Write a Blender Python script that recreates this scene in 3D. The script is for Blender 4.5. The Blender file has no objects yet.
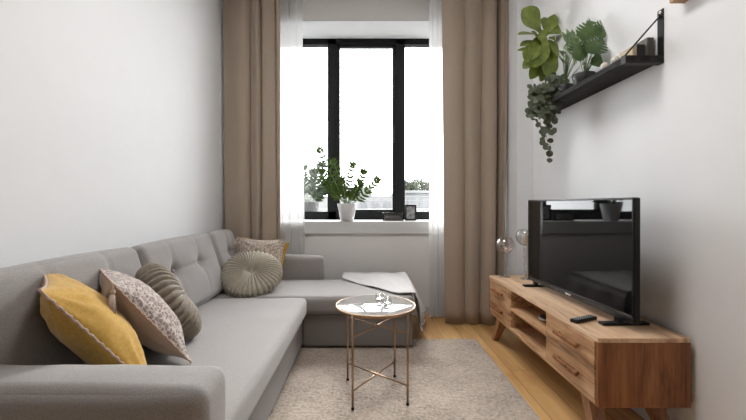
import bpy, bmesh, math, random
from mathutils import Vector, Matrix, noise
C = bpy.context.scene.collection
PI = math.pi
# ------------------------------------------------------------------ camera, world, light, exposure
FPX, VX, VY, EYE = 375.0, 367.0, 204.5, 1.15
cam = bpy.data.objects.new('camera', bpy.data.cameras.new('camera')); C.objects.link(cam)
cam.data.sensor_width = 36; cam.data.lens = FPX/746*36
cam.data.shift_x = (373-VX)/746; cam.data.shift_y = -(210-VY)/746
cam.location = (0, 0, EYE); cam.rotation_euler = (PI/2, 0, 0); cam.data.clip_start = 0.02
bpy.context.scene.camera = cam
w = bpy.data.worlds.new('sky'); bpy.context.scene.world = w; w.use_nodes = True
bg = w.node_tree.nodes['Background']; bg.inputs[0].default_value = (0.975, 0.985, 1.0, 1); bg.inputs[1].default_value = 6.5
sun = bpy.data.objects.new('overcast_sun', bpy.data.lights.new('overcast_sun', 'SUN')); C.objects.link(sun)
sun.data.energy = 5.0; sun.data.angle = math.radians(40); sun.data.color = (1, 0.985, 0.96)
sun.rotation_euler = Vector((-0.10, -1.0, -0.50)).to_track_quat('-Z', 'Y').to_euler()
def area(name, loc, aim, sx, sy, power, col=(1, 1, 1)):
    l = bpy.data.lights.new(name, 'AREA'); l.shape = 'RECTANGLE'; l.size = sx; l.size_y = sy; l.energy = power; l.color = col
    o = bpy.data.objects.new(name, l); C.objects.link(o); o.location = loc
    o.rotation_euler = (Vector(aim)-Vector(loc)).to_track_quat('-Z', 'Y').to_euler(); return o
area('front_window_daylight', (0.0, 5.3, 3.9), (-0.1, 2.2, 0.6), 2.0, 1.4, 110, (0.98, 0.99, 1.0))
area('added_overhead_fill', (0.05, 1.75, 3.30), (0.05, 1.75, 0), 0.8, 0.8, 21, (1, 0.985, 0.965))  # unseen overhead fill, added to brighten the walls; no fixture hangs here
vs = bpy.context.scene.view_settings
vs.view_transform = 'Standard'; vs.look = 'None'; vs.exposure = 0.62; vs.gamma = 1.0; vs.use_curve_mapping = False

# ------------------------------------------------------------------ helpers
def P(px, py, Y): return Vector(((px-VX)*Y/FPX, Y, EYE-(py-VY)*Y/FPX))
def tag(o, label=None, cat=None, group=None, kind=None):
    if label: o['label'] = label
    if cat: o['category'] = cat
    if group: o['group'] = group
    if kind: o['kind'] = kind
    return o
def empty(name, loc=(0, 0, 0), rz=0, label=None, cat=None, group=None):
    o = bpy.data.objects.new(name, None); C.objects.link(o); o.location = loc; o.rotation_euler = (0, 0, rz)
    o.empty_display_size = 0.05
    return tag(o, label, cat, group)
def obj(name, bm, m, parent=None, smooth=True, recalc=True, loc=None):
    if recalc: bmesh.ops.recalc_face_normals(bm, faces=bm.faces)
    me = bpy.data.meshes.new(name); bm.to_mesh(me); bm.free()
    if smooth:
        for p in me.polygons: p.use_smooth = True
    me.materials.append(m)
    o = bpy.data.objects.new(name, me); C.objects.link(o)
    if parent: o.parent = parent
    if loc is not None: o.location = loc
    return o
def bevel(o, wd=0.003, seg=2):
    b = o.modifiers.new('bevel', 'BEVEL'); b.width = wd; b.segments = seg; b.limit_method = 'ANGLE'; b.angle_limit = 0.6
    b.harden_normals = False
    return o
def box(bm, x0, x1, y0, y1, z0, z1):
    v = [bm.verts.new((x, y, z)) for x in (x0, x1) for y in (y0, y1) for z in (z0, z1)]
    for f in ((0, 1, 3, 2), (4, 6, 7, 5), (0, 4, 5, 1), (2, 3, 7, 6), (0, 2, 6, 4), (1, 5, 7, 3)):
        bm.faces.new([v[i] for i in f])
    return v
def boxes(*bs):
    bm = bmesh.new()
    for b in bs: box(bm, *b)
    return bm
def hexa(bm, bot, top):
    a = [bm.verts.new(p) for p in bot]; b = [bm.verts.new(p) for p in top]; n = len(a)
    bm.faces.new(a[::-1]); bm.faces.new(b)
    for i in range(n): bm.faces.new((a[i], a[(i+1) % n], b[(i+1) % n], b[i]))
def tube(bm, pts, r, seg=8, r1=None, closed=False):
    pts = [Vector(p) for p in pts]; n = len(pts); rings = []
    up = Vector((0, 0, 1)); ref = None
    for i, p in enumerate(pts):
        if closed: d = pts[(i+1) % n]-pts[i-1]
        else: d = pts[min(i+1, n-1)]-pts[max(i-1, 0)]
        d.normalize()
        if ref is None: ref = d.orthogonal().normalized()
        ref = (ref-d*ref.dot(d)).normalized(); bn = d.cross(ref)
        rr = r if r1 is None else r+(r1-r)*i/max(1, n-1)
        rings.append([bm.verts.new(p+(ref*math.cos(2*PI*k/seg)+bn*math.sin(2*PI*k/seg))*rr) for k in range(seg)])
    m = n if closed else n-1
    for i in range(m):
        A, B = rings[i], rings[(i+1) % n]
        for k in range(seg): bm.faces.new((A[k], A[(k+1) % seg], B[(k+1) % seg], B[k]))
    if not closed: bm.faces.new(rings[0][::-1]); bm.faces.new(rings[-1])
def lathe(bm, prof, seg=32, c=(0, 0, 0), fn=None):
    c = Vector(c); rings = []
    for j, (r, z) in enumerate(prof):
        if r < 1e-6: rings.append([bm.verts.new(c+Vector((0, 0, z)))])
        else:
            ring = []
            for k in range(seg):
                a = 2*PI*k/seg; p = Vector((r*math.cos(a), r*math.sin(a), z))
                if fn: p = fn(p, a, j)
                ring.append(bm.verts.new(c+p))
            rings.append(ring)
    for A, B in zip(rings, rings[1:]):
        for k in range(seg):
            q = (k+1) % seg
            if len(A) == 1 and len(B) > 1: bm.faces.new((A[0], B[q], B[k]))
            elif len(B) == 1 and len(A) > 1: bm.faces.new((A[k], A[q], B[0]))
            elif len(A) > 1: bm.faces.new((A[k], A[q], B[q], B[k]))
    return rings
def softbox(hx, hy, hz, r, n=20, puff=(0, 0, 0), fn=None, c=(0, 0, 0)):
    """box with round edges (half sizes), optional pillow-like swelling of the faces"""
    bm = bmesh.new(); H = (hx, hy, hz); cache = {}
    def seq(h):
        m = max(3, n); k = 5
        s = [-h+r*(1-math.cos(PI/2*i/k)) for i in range(k)]
        inner = [-(h-r)+2*(h-r)*i/m for i in range(m+1)]
        return s+inner+[-a for a in s[::-1]]
    S = [seq(h) for h in H]
    def vert(p):
        key = tuple(round(a, 6) for a in p)
        if key in cache: return cache[key]
        q = Vector([max(-(h-r), min(h-r, a)) for a, h in zip(p, H)]); d = Vector(p)-q
        v = q+(d.normalized()*r if d.length > 1e-9 else d)
        u = [a/h for a, h in zip(p, H)]
        for ax in range(3):
            o1, o2 = (ax+1) % 3, (ax+2) % 3
            v[ax] += math.copysign(1, u[ax])*abs(u[ax])**2*puff[ax]*max(0, 1-u[o1]**2)*max(0, 1-u[o2]**2)*1.0
        if fn: v = fn(v, u)
        cache[key] = bm.verts.new(v+Vector(c)); return cache[key]
    for ax in range(3):
        o1, o2 = (ax+1) % 3, (ax+2) % 3
        for s in (-1, 1):
            for i in range(len(S[o1])-1):
                for j in range(len(S[o2])-1):
                    f = []
                    for (a, b) in ((i, j), (i+1, j), (i+1, j+1), (i, j+1)):
                        p = [0, 0, 0]; p[ax] = s*H[ax]; p[o1] = S[o1][a]; p[o2] = S[o2][b]; f.append(vert(p))
                    if len(set(f)) > 2:
                        try: bm.faces.new(list(dict.fromkeys(f)))
                        except ValueError: pass
    return bm
def orient(o, c, normal, up, parent_empty=False):
    """local -Y points along normal, local Z along up"""
    n = Vector(normal).normalized(); u = Vector(up); u = (u-n*u.dot(n)).normalized(); y = -n; x = y.cross(u)
    M = Matrix((x, y, u)).transposed().to_4x4(); M.translation = Vector(c); o.matrix_world = M
def fbm(p, s, oct=3): return noise.fractal(Vector(p)*s, 0.6, 2.0, oct)

# ------------------------------------------------------------------ materials
def mat(name, col, rough=0.6, metal=0.0, **kw):
    m = bpy.data.materials.new(name); m.use_nodes = True; b = m.node_tree.nodes['Principled BSDF']
    b.inputs['Base Color'].default_value = (*col, 1); b.inputs['Roughness'].default_value = rough; b.inputs['Metallic'].default_value = metal
    for k, v in kw.items(): b.inputs[k.replace('_', ' ')].default_value = v
    return m
def nt(m): return m.node_tree.nodes, m.node_tree.links, m.node_tree.nodes['Principled BSDF']
def tex_noise(m, scale, detail=4, coord='Object', stretch=(1, 1, 1), rough=0.6):
    N, L, b = nt(m); t = N.new('ShaderNodeTexCoord'); mp = N.new('ShaderNodeMapping'); mp.inputs['Scale'].default_value = stretch
    n = N.new('ShaderNodeTexNoise'); n.inputs['Scale'].default_value = scale; n.inputs['Detail'].default_value = detail; n.inputs['Roughness'].default_value = rough
    L.new(t.outputs[coord], mp.inputs[0]); L.new(mp.outputs[0], n.inputs['Vector']); return n
def ramp(m, src, stops):
    N, L, b = nt(m); r = N.new('ShaderNodeValToRGB'); L.new(src, r.inputs[0]); e = r.color_ramp.elements
    while len(e) < len(stops): e.new(0.5)
    for i, (p, c) in enumerate(stops): e[i].position = p; e[i].color = (*c, 1)
    return r
def bump(m, src, st=0.2, dist=0.01):
    N, L, b = nt(m); bp = N.new('ShaderNodeBump'); bp.inputs['Strength'].default_value = st; bp.inputs['Distance'].default_value = dist
    L.new(src, bp.inputs['Height']); L.new(bp.outputs[0], b.inputs['Normal']); return bp
def noisy(name, c0, c1, scale, rough=0.8, bst=0.3, bdist=0.002, stretch=(1, 1, 1), detail=5, lo=0.35, hi=0.65, **kw):
    m = mat(name, c0, rough, **kw); n = tex_noise(m, scale, detail, stretch=stretch)
    r = ramp(m, n.outputs['Fac'], [(lo, c0), (hi, c1)]); m.node_tree.links.new(r.outputs[0], m.node_tree.nodes['Principled BSDF'].inputs['Base Color'])
    if bst: bump(m, n.outputs['Fac'], bst, bdist)
    return m
def fabric(name, c0, c1, scale=260, bst=0.35):
    m = noisy(name, c0, c1, scale, 0.95, bst, 0.0015, detail=3, lo=0.3, hi=0.7)
    b = m.node_tree.nodes['Principled BSDF']; b.inputs['Sheen Weight'].default_value = 0.25; b.inputs['Sheen Roughness'].default_value = 0.5
    return m
def wood(name, dark, mid, light, axis='Y', scale=5, rough=0.5, plank=None):
    m = mat(name, mid, rough); N, L, b = nt(m)
    st = {'X': (0.12, 1, 1), 'Y': (1, 0.12, 1), 'Z': (1, 1, 0.12)}[axis]
    n = tex_noise(m, scale*2.2, 8, stretch=st, rough=0.65); n.inputs['Distortion'].default_value = 0.8
    n2 = tex_noise(m, scale*16, 4, stretch=tuple(s if s == 1 else s*0.4 for s in st))
    mx = N.new('ShaderNodeMath'); mx.operation = 'MULTIPLY_ADD'; mx.inputs[1].default_value = 0.35
    L.new(n2.outputs['Fac'], mx.inputs[0]); L.new(n.outputs['Fac'], mx.inputs[2])
    r = ramp(m, mx.outputs[0], [(0.5, dark), (0.66, mid), (0.85, light)])
    L.new(r.outputs[0], b.inputs['Base Color']); bump(m, mx.outputs[0], 0.12, 0.002)
    return m
M = {}
def wall_mat(name, col):
    m = noisy(name, col, tuple(c*0.985 for c in col), 6, 0.85, 0, 0)
    n = tex_noise(m, 90, 3); bump(m, n.outputs['Fac'], 0.05, 0.001); return m
M['wall'] = wall_mat('wall_paint', (0.83, 0.835, 0.845))
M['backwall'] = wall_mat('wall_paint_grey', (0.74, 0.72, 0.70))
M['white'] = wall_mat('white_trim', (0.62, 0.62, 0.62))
M['ceil'] = wall_mat('ceiling_paint', (0.82, 0.81, 0.80))
M['frame'] = mat('window_frame_black', (0.008, 0.008, 0.009), 0.5, Specular_IOR_Level=0.2)
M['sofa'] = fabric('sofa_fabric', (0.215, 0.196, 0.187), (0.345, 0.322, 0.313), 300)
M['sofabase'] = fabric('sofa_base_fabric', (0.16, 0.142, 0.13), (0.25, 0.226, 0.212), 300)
M['curtain'] = fabric('curtain_fabric', (0.36, 0.285, 0.225), (0.41, 0.33, 0.262), 160, 0.15)
M['curtain'].node_tree.nodes['Principled BSDF'].inputs['Sheen Weight'].default_value = 0.15
M['mustard'] = fabric('mustard_velvet', (0.40, 0.225, 0.03), (0.52, 0.30, 0.05), 70, 0.2)
M['blush'] = fabric('blush_fabric', (0.34, 0.265, 0.23), (0.42, 0.335, 0.295), 200)
M['trim'] = fabric('braid_trim', (0.42, 0.30, 0.25), (0.58, 0.45, 0.38), 120)
M['olive'] = fabric('taupe_velvet', (0.20, 0.165, 0.125), (0.27, 0.23, 0.18), 60, 0.15)
M['cream'] = fabric('cream_velvet', (0.33, 0.295, 0.235), (0.43, 0.385, 0.31), 60, 0.15)
M['throw'] = fabric('throw_knit', (0.36, 0.335, 0.33), (0.52, 0.50, 0.49), 150, 0.8)
M['gold'] = mat('brushed_gold', (0.42, 0.28, 0.18), 0.32, 1.0)
M['black'] = mat('black_plastic', (0.006, 0.006, 0.007), 0.35, Specular_IOR_Level=0.3)
M['blackmetal'] = mat('black_metal', (0.014, 0.012, 0.011), 0.5, 0.3)
M['screen'] = mat('tv_screen', (0.004, 0.004, 0.005), 0.03, Specular_IOR_Level=0.42)
M['silver'] = mat('silver', (0.6, 0.6, 0.6), 0.25, 1.0)
M['stem'] = mat('green_stem', (0.09, 0.15, 0.04), 0.5)
M['bark'] = mat('brown_stem', (0.07, 0.05, 0.035), 0.8)
M['soil'] = noisy('soil', (0.02, 0.014, 0.01), (0.05, 0.035, 0.025), 60, 0.95)
M['candle'] = mat('candle_wax', (0.85, 0.78, 0.64), 0.5, Subsurface_Weight=0.2)
M['potwhite'] = noisy('pale_ceramic', (0.60, 0.59, 0.60), (0.66, 0.65, 0.66), 30, 0.6, 0.1)
M['potdark'] = noisy('dark_pot', (0.018, 0.018, 0.018), (0.035, 0.034, 0.033), 40, 0.5, 0.1)
M['concrete'] = noisy('grey_concrete', (0.10, 0.098, 0.095), (0.15, 0.147, 0.143), 50, 0.85)
M['paper'] = mat('paper', (0.72, 0.68, 0.60), 0.8)
def leafmat(name, c0, c1, rough=0.4):
    m = noisy(name, c0, c1, 14, rough, 0.15, 0.002, lo=0.3, hi=0.7); b = m.node_tree.nodes['Principled BSDF']
    b.inputs['Transmission Weight'].default_value = 0.0
    N, L, b = nt(m); tr = N.new('ShaderNodeBsdfTranslucent'); tr.inputs[0].default_value = (c1[0]*1.3, c1[1]*1.4, c1[2]*0.8, 1)
    ms = N.new('ShaderNodeMixShader'); ms.inputs[0].default_value = 0.10; out = N['Material Output']
    L.new(b.outputs[0], ms.inputs[1]); L.new(tr.outputs[0], ms.inputs[2]); L.new(ms.outputs[0], out.inputs[0]); return m
M['leaf_zz'] = leafmat('zz_leaf', (0.018, 0.036, 0.010), (0.065, 0.10, 0.022), 0.6)
M['leaf_zz'].node_tree.nodes['Principled BSDF'].inputs['Specular IOR Level'].default_value = 0.15
M['leaf_fig'] = leafmat('fiddle_leaf', (0.06, 0.10, 0.014), (0.24, 0.29, 0.055))
M['leaf_mon'] = leafmat('monstera_leaf', (0.022, 0.055, 0.014), (0.085, 0.145, 0.035))
M['leaf_pale'] = leafmat('variegated_leaf', (0.09, 0.17, 0.07), (0.38, 0.46, 0.30))
M['leaf_vine'] = leafmat('vine_leaf', (0.045, 0.058, 0.038), (0.16, 0.18, 0.125), 0.6)
M['leaf_out'] = leafmat('balcony_plant_leaf', (0.008, 0.016, 0.005), (0.025, 0.045, 0.010))
M['leaf_tree'] = leafmat('tree_leaf', (0.017, 0.022, 0.013), (0.032, 0.038, 0.022), 0.95)
def pattern_mat(name, base, pale):
    m = mat(name, base, 0.9); N, L, b = nt(m); t = N.new('ShaderNodeTexCoord')
    v = N.new('ShaderNodeTexVoronoi'); v.feature = 'DISTANCE_TO_EDGE'; v.inputs['Scale'].default_value = 48
    n = tex_noise(m, 22, 3); n.inputs['Distortion'].default_value = 2.5
    L.new(t.outputs['Object'], v.inputs['Vector'])
    mu = N.new('ShaderNodeMath'); mu.operation = 'MULTIPLY_ADD'; mu.inputs[1].default_value = 1.2; L.new(v.outputs['Distance'], mu.inputs[0]); L.new(n.outputs['Fac'], mu.inputs[2])
    r = ramp(m, mu.outputs[0], [(0.55, pale), (0.68, base)]); L.new(r.outputs[0], b.inputs['Base Color'])
    bump(m, mu.outputs[0], 0.6, 0.004); b.inputs['Sheen Weight'].default_value = 0.3
    return m
M['pattern'] = pattern_mat('patterned_velvet', (0.22, 0.16, 0.14), (0.50, 0.43, 0.39))
M['pattern2'] = pattern_mat('patterned_velvet_beige', (0.26, 0.205, 0.16), (0.50, 0.43, 0.36))
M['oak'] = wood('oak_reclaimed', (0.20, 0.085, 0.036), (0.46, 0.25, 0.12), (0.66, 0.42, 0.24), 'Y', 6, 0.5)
M['oak_lit'] = wood('oak_lit', (0.44, 0.25, 0.14), (0.68, 0.45, 0.28), (0.82, 0.59, 0.40), 'Y', 6, 0.5)  # lightened oak: light falling on the stand top is put into the colour
M['oak_shaded'] = wood('oak_shaded_end', (0.09, 0.025, 0.008), (0.24, 0.085, 0.026), (0.36, 0.145, 0.05), 'Z', 6, 0.5)  # darkened oak: shade on the end panel is put into the colour
M['oak_leg'] = wood('oak_leg', (0.18, 0.08, 0.035), (0.31, 0.15, 0.07), (0.40, 0.21, 0.10), 'Z', 7, 0.5)
M['shelfwood'] = wood('charcoal_wood', (0.006, 0.0055, 0.005), (0.014, 0.013, 0.012), (0.04, 0.037, 0.035), 'Y', 7, 0.7)
M['shelfwood'].node_tree.nodes['Principled BSDF'].inputs['Specular IOR Level'].default_value = 0.2
def floor_mat():
    m = mat('oak_floor', (0.4, 0.25, 0.12), 0.42); N, L, b = nt(m)
    t = N.new('ShaderNodeTexCoord'); mp = N.new('ShaderNodeMapping'); mp.inputs['Rotation'].default_value = (0, 0, PI/2); L.new(t.outputs['Object'], mp.inputs[0])
    br = N.new('ShaderNodeTexBrick'); br.inputs['Scale'].default_value = 1.0; br.inputs['Brick Width'].default_value = 1.9; br.inputs['Row Height'].default_value = 0.165
    br.inputs['Mortar Size'].default_value = 0.0022; br.inputs['Mortar Smooth'].default_value = 0.2; br.offset = 0.37
    br.inputs['Color1'].default_value = (0.2, 0.2, 0.2, 1); br.inputs['Color2'].default_value = (0.8, 0.8, 0.8, 1); br.inputs['Mortar'].default_value = (0.0, 0.0, 0.0, 1)
    L.new(mp.outputs[0], br.inputs['Vector'])
    n = tex_noise(m, 9, 8, stretch=(1, 0.1, 1)); n.inputs['Distortion'].default_value = 1.0
    ad = N.new('ShaderNodeMath'); ad.operation = 'MULTIPLY_ADD'; ad.inputs[1].default_value = 0.28; L.new(br.outputs['Color'], ad.inputs[0]); L.new(n.outputs['Fac'], ad.inputs[2])
    r = ramp(m, ad.outputs[0], [(0.3, (0.30, 0.145, 0.045)), (0.58, (0.52, 0.29, 0.11)), (0.85, (0.70, 0.44, 0.19))])
    mx = N.new('ShaderNodeMixRGB'); mx.blend_type = 'MULTIPLY'; mx.inputs[0].default_value = 1
    inv = ramp(m, br.outputs['Fac'], [(0.0, (1, 1, 1)), (1.0, (0.35, 0.28, 0.22))]); L.new(r.outputs[0], mx.inputs[1]); L.new(inv.outputs[0], mx.inputs[2])
    L.new(mx.outputs[0], b.inputs['Base Color']); bump(m, n.outputs['Fac'], 0.06, 0.002); return m
M['floor'] = floor_mat()
def rug_mat():
    m = mat('rug_pile', (0.5, 0.44, 0.38), 1.0); n = tex_noise(m, 55, 6); n2 = tex_noise(m, 4, 3)
    N, L, b = nt(m); a = N.new('ShaderNodeMath'); a.operation = 'MULTIPLY_ADD'; a.inputs[1].default_value = 0.5; L.new(n2.outputs['Fac'], a.inputs[0]); L.new(n.outputs['Fac'], a.inputs[2])
    r = ramp(m, a.outputs[0], [(0.45, (0.16, 0.115, 0.085)), (0.72, (0.39, 0.315, 0.255)), (0.95, (0.54, 0.45, 0.375))]); L.new(r.outputs[0], b.inputs['Base Color'])
    bump(m, n.outputs['Fac'], 0.9, 0.012); b.inputs['Sheen Weight'].default_value = 0.3; return m
M['rug'] = rug_mat()
def veined_reflections():
    m = mat('veined_glass_reflections', (0.4, 0.38, 0.37), 0.05); n = tex_noise(m, 7, 6, stretch=(1, 2.5, 1)); n.inputs['Distortion'].default_value = 2.2
    r = ramp(m, n.outputs['Fac'], [(0.3, (0.22, 0.20, 0.19)), (0.5, (0.50, 0.48, 0.46)), (0.6, (0.30, 0.28, 0.27)), (0.75, (0.62, 0.60, 0.58))])  # veined tones, lightened to put grey-white reflections into the colour
    N, L, b = nt(m); L.new(r.outputs[0], b.inputs['Base Color']); b.inputs['Specular IOR Level'].default_value = 0.9
    b.inputs['Coat Weight'].default_value = 1.0; b.inputs['Coat Roughness'].default_value = 0.02; b.inputs['Coat IOR'].default_value = 1.65; return m
M['veined_reflections'] = veined_reflections()
def see_through(name, tint=(1, 1, 1), base=0.04, rough=0.02, ior=1.45):
    m = bpy.data.materials.new(name); m.use_nodes = True; N = m.node_tree.nodes; L = m.node_tree.links; N.clear()
    o = N.new('ShaderNodeOutputMaterial'); t = N.new('ShaderNodeBsdfTransparent'); t.inputs[0].default_value = (*tint, 1)
    g = N.new('ShaderNodeBsdfGlossy'); g.inputs['Roughness'].default_value = rough; f = N.new('ShaderNodeLayerWeight'); f.inputs[0].default_value = 0.5
    pw = N.new('ShaderNodeMath'); pw.operation = 'POWER'; pw.inputs[1].default_value = 4.0; a = N.new('ShaderNodeMath'); a.operation = 'MULTIPLY_ADD'; a.inputs[1].default_value = 0.55; a.inputs[2].default_value = base; a.use_clamp = True
    x = N.new('ShaderNodeMixShader'); L.new(f.outputs['Facing'], pw.inputs[0]); L.new(pw.outputs[0], a.inputs[0]); L.new(a.outputs[0], x.inputs[0]); L.new(t.outputs[0], x.inputs[1]); L.new(g.outputs[0], x.inputs[2]); L.new(x.outputs[0], o.inputs[0])
    return m
M['pane'] = see_through('window_glass', (0.97, 0.98, 0.98), 0.03)
M['glass'] = see_through('clear_glass', (0.92, 0.92, 0.92), 0.12, 0.02, 1.5)
M['stemglass'] = see_through('cut_glass', (0.9, 0.89, 0.88), 0.30, 0.12)
M['pinkglass'] = see_through('rose_lustre_glass', (0.975, 0.93, 0.92), 0.2, 0.1, 1.5)
def sheer():
    m = bpy.data.materials.new('sheer_voile'); m.use_nodes = True; N = m.node_tree.nodes; L = m.node_tree.links; N.clear()
    o = N.new('ShaderNodeOutputMaterial'); t = N.new('ShaderNodeBsdfTransparent'); d = N.new('ShaderNodeBsdfDiffuse'); d.inputs[0].default_value = (0.95, 0.95, 0.95, 1)
    tr = N.new('ShaderNodeBsdfTranslucent'); tr.inputs[0].default_value = (0.6, 0.6, 0.6, 1); a = N.new('ShaderNodeMixShader'); a.inputs[0].default_value = 0.5
    L.new(d.outputs[0], a.inputs[1]); L.new(tr.outputs[0], a.inputs[2]); x = N.new('ShaderNodeMixShader')
    lw = N.new('ShaderNodeLayerWeight'); lw.inputs[0].default_value = 0.35
    mr = N.new('ShaderNodeMapRange'); mr.inputs[3].default_value = 0.74; mr.inputs[4].default_value = 0.97; L.new(lw.outputs['Facing'], mr.inputs[0]); L.new(mr.outputs[0], x.inputs[0])
    L.new(t.outputs[0], x.inputs[1]); L.new(a.outputs[0], x.inputs[2]); L.new(x.outputs[0], o.inputs[0]); return m
M['sheer'] = sheer()

# ------------------------------------------------------------------ the room
XL, XR, YB, YR, ZC = -1.495, 1.50, 3.93, -2.4, 3.36
def struct(name, bm, m, smooth=False, **k): return tag(obj(name, bm, m, smooth=smooth, **k), kind='structure')
struct('floor', boxes((XL-0.3, XR+0.3, YR-0.3, YB+0.5, -0.12, 0)), M['floor'])
struct('ceiling', boxes((XL-0.3, XR+0.3, YR-0.3, YB+0.5, ZC, ZC+0.15)), M['ceil'])
struct('wall_left', boxes((XL-0.3, XL, YR-0.3, YB+0.47, 0, ZC)), M['wall'])
struct('wall_right', boxes((XR, XR+0.3, YR-0.3, YB+0.47, 0, ZC)), M['wall'])
WX0, WX1, WZ0, WZ1, YW = -1.02, 1.02, 0.975, 3.085, 4.345      # recess of the window
struct('wall_back', boxes((XL, WX0, YB, YB+0.56, 0, ZC), (WX1, XR, YB, YB+0.56, 0, ZC), (WX0, WX1, YB, YB+0.56, 0, WZ0-0.13), (WX0, WX1, YB, YB+0.56, WZ1, ZC)), M['backwall'])
struct('wall_rear', boxes((XL, XR, YR-0.3, YR, 0, ZC)), noisy('rear_wall_low_bounce', (0.30, 0.28, 0.26), (0.32, 0.30, 0.28), 5, 0.9, 0))  # unseen wall; its mid-grey is chosen to cut light bounced into the room
struct('wall_pilaster', boxes((1.36, XR, 3.39, YB, 0, ZC)), M['wall'])
# plastered white lining of the window recess and the sill
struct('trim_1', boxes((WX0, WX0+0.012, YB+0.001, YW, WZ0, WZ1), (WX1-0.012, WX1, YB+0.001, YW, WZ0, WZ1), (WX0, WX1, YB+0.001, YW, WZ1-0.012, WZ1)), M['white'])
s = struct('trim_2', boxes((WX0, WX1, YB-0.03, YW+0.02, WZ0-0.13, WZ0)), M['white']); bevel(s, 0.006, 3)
struct('baseboard_left', boxes((XL, XL+0.014, YR, YB, 0, 0.08)), M['white'])
struct('baseboard_right', boxes((XR-0.014, XR, YR, 3.39, 0, 0.08)), M['white'])
struct('baseboard_back', boxes((XL, 1.36, YB-0.014, YB, 0, 0.08)), M['white'])
# window: black frame with three lights
zf0, zf1 = 0.975, 3.085
def Xw(px): return (px-VX)*YW/FPX
zt, zb = lambda py: EYE-(py-VY)*YW/FPX, None
win = tag(empty('window_1', (0, YW, zf0)), kind='structure')
def wpart(name, bs, m, dy=0):
    bm = bmesh.new()
    for b in bs: box(bm, b[0], b[1], b[2]+dy, b[3]+dy, b[4]-zf0, b[5]-zf0)
    return obj(name, bm, m, win, smooth=False)
fr = wpart('window_frame', [(WX0, WX1, 0, 0.09, zt(44.5), zf1), (WX0, WX1, 0, 0.09, zf0, zt(211.5)), (WX0, Xw(266), 0, 0.09, zf0, zf1), (Xw(468), WX1, 0, 0.09, zf0, zf1),
    (Xw(327.5), Xw(336.5), 0, 0.09, zf0, zf1), (Xw(396), Xw(405), 0, 0.09, zf0, zf1)], M['frame']); bevel(fr, 0.004)
sash = wpart('sash', [(Xw(336.0), Xw(340), -0.012, 0.05, zt(212), zt(44.5)), (Xw(392.5), Xw(396.5), -0.012, 0.05, zt(212), zt(44.5)),
    (Xw(336.5), Xw(396), -0.012, 0.05, zt(47.5), zt(44)), (Xw(336.5), Xw(396), -0.012, 0.05, zt(212.5), zt(209.5))], M['frame']); bevel(sash, 0.004)
hd = wpart('window_handle', [(Xw(393.3), Xw(395.3), -0.03, -0.012, zt(134), zt(127)), (Xw(393.7), Xw(394.9), -0.05, -0.03, zt(142), zt(129))], M['frame'])
for a, b in ((266, 327.5), (340, 392.5), (405, 468)):
    wpart('pane', [(Xw(a), Xw(b), 0.03, 0.036, zt(212), zt(44))], M['pane'])

# ------------------------------------------------------------------ curtains
def curtain(name, x0, x1, Y, z0, z1, m, amp, folds, seed, thick=0.004, taper=0.0, lean=0.0, creases=(), n=220, mz=26, shiftb=0.0):
    rnd = random.Random(seed); bm = bmesh.new(); rows = []
    ph = [rnd.uniform(0, 2*PI) for _ in range(4)]
    for j in range(mz+1):
        t = j/mz; z = z0+(z1-z0)*t; row = []
        for i in range(n+1):
            u = i/n; wv = u+0.035*math.sin(2*PI*u*1.5+ph[0])
            a = amp*(1.0-0.35*t)
            y = a*math.sin(2*PI*folds*wv+ph[1]+0.5*math.sin(t*2.2+ph[2]))+a*0.35*math.sin(2*PI*folds*2.1*wv+ph[3]+t*1.3)
            y += a*0.25*math.sin(3*PI*t+6*u)*(1-t)
            x = x0+(x1-x0)*u+1.15*amp*math.cos(2*PI*folds*wv+ph[1])
            for uc, wd, dp in creases:
                q = (u-uc-0.012*math.sin(3*t+uc*9))/wd; y += dp*math.exp(-q*q); x -= wd*(x1-x0)*0.9*q*math.exp(-q*q*0.5)
            x += taper*(1-t)*(u-0.5)+shiftb*(1-t)
            row.append(bm.verts.new((x, Y+y-lean*t, z)))
        rows.append(row)
    for a, b in zip(rows, rows[1:]):
        for i in range(n): bm.faces.new((a[i], a[i+1], b[i+1], b[i]))
    o = obj(name, bm, m, recalc=False)
    if thick: s_ = o.modifiers.new('solid', 'SOLIDIFY'); s_.thickness = thick; s_.offset = 0
    return o
tag(curtain('curtain', -1.465, -0.865, 3.797, 0.012, 3.33, M['curtain'], 0.030, 2.3, 4, lean=0.03, creases=((0.42, 0.026, 0.055), (0.66, 0.022, 0.06), (0.86, 0.022, 0.055)), n=420), 'heavy taupe floor-length curtain gathered in the corner by the left wall', 'curtain')
tag(curtain('curtain', 0.765, 1.415, 3.62, 0.008, 3.33, M['curtain'], 0.045, 3.2, 9, creases=((0.28, 0.022, 0.09), (0.50, 0.026, 0.11), (0.78, 0.022, 0.09)), n=420, taper=-0.10, shiftb=-0.02), 'heavy taupe floor-length curtain right of the window beside the wooden TV stand', 'curtain')
tag(curtain('sheer_curtain', -0.99, -0.665, 3.88, 0.012, 3.33, M['sheer'], 0.009, 4.5, 5, thick=0, shiftb=0.03), "sheer white curtain at the left side of the window, behind the far sofa armrest", 'sheer curtain')
tag(curtain('sheer_curtain', 0.635, 0.90, 3.80, 0.012, 3.33, M['sheer'], 0.012, 4.0, 6, thick=0), 'sheer white curtain at the right side of the window, right of the picture frame', 'sheer curtain')
rail = obj('curtain_rail', boxes((XL+0.02, 1.34, 3.56, 3.90, ZC-0.028, ZC-0.001)), M['white'], smooth=False); tag(rail, 'white double curtain rail fixed to the ceiling above the window', 'curtain rail')

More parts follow.
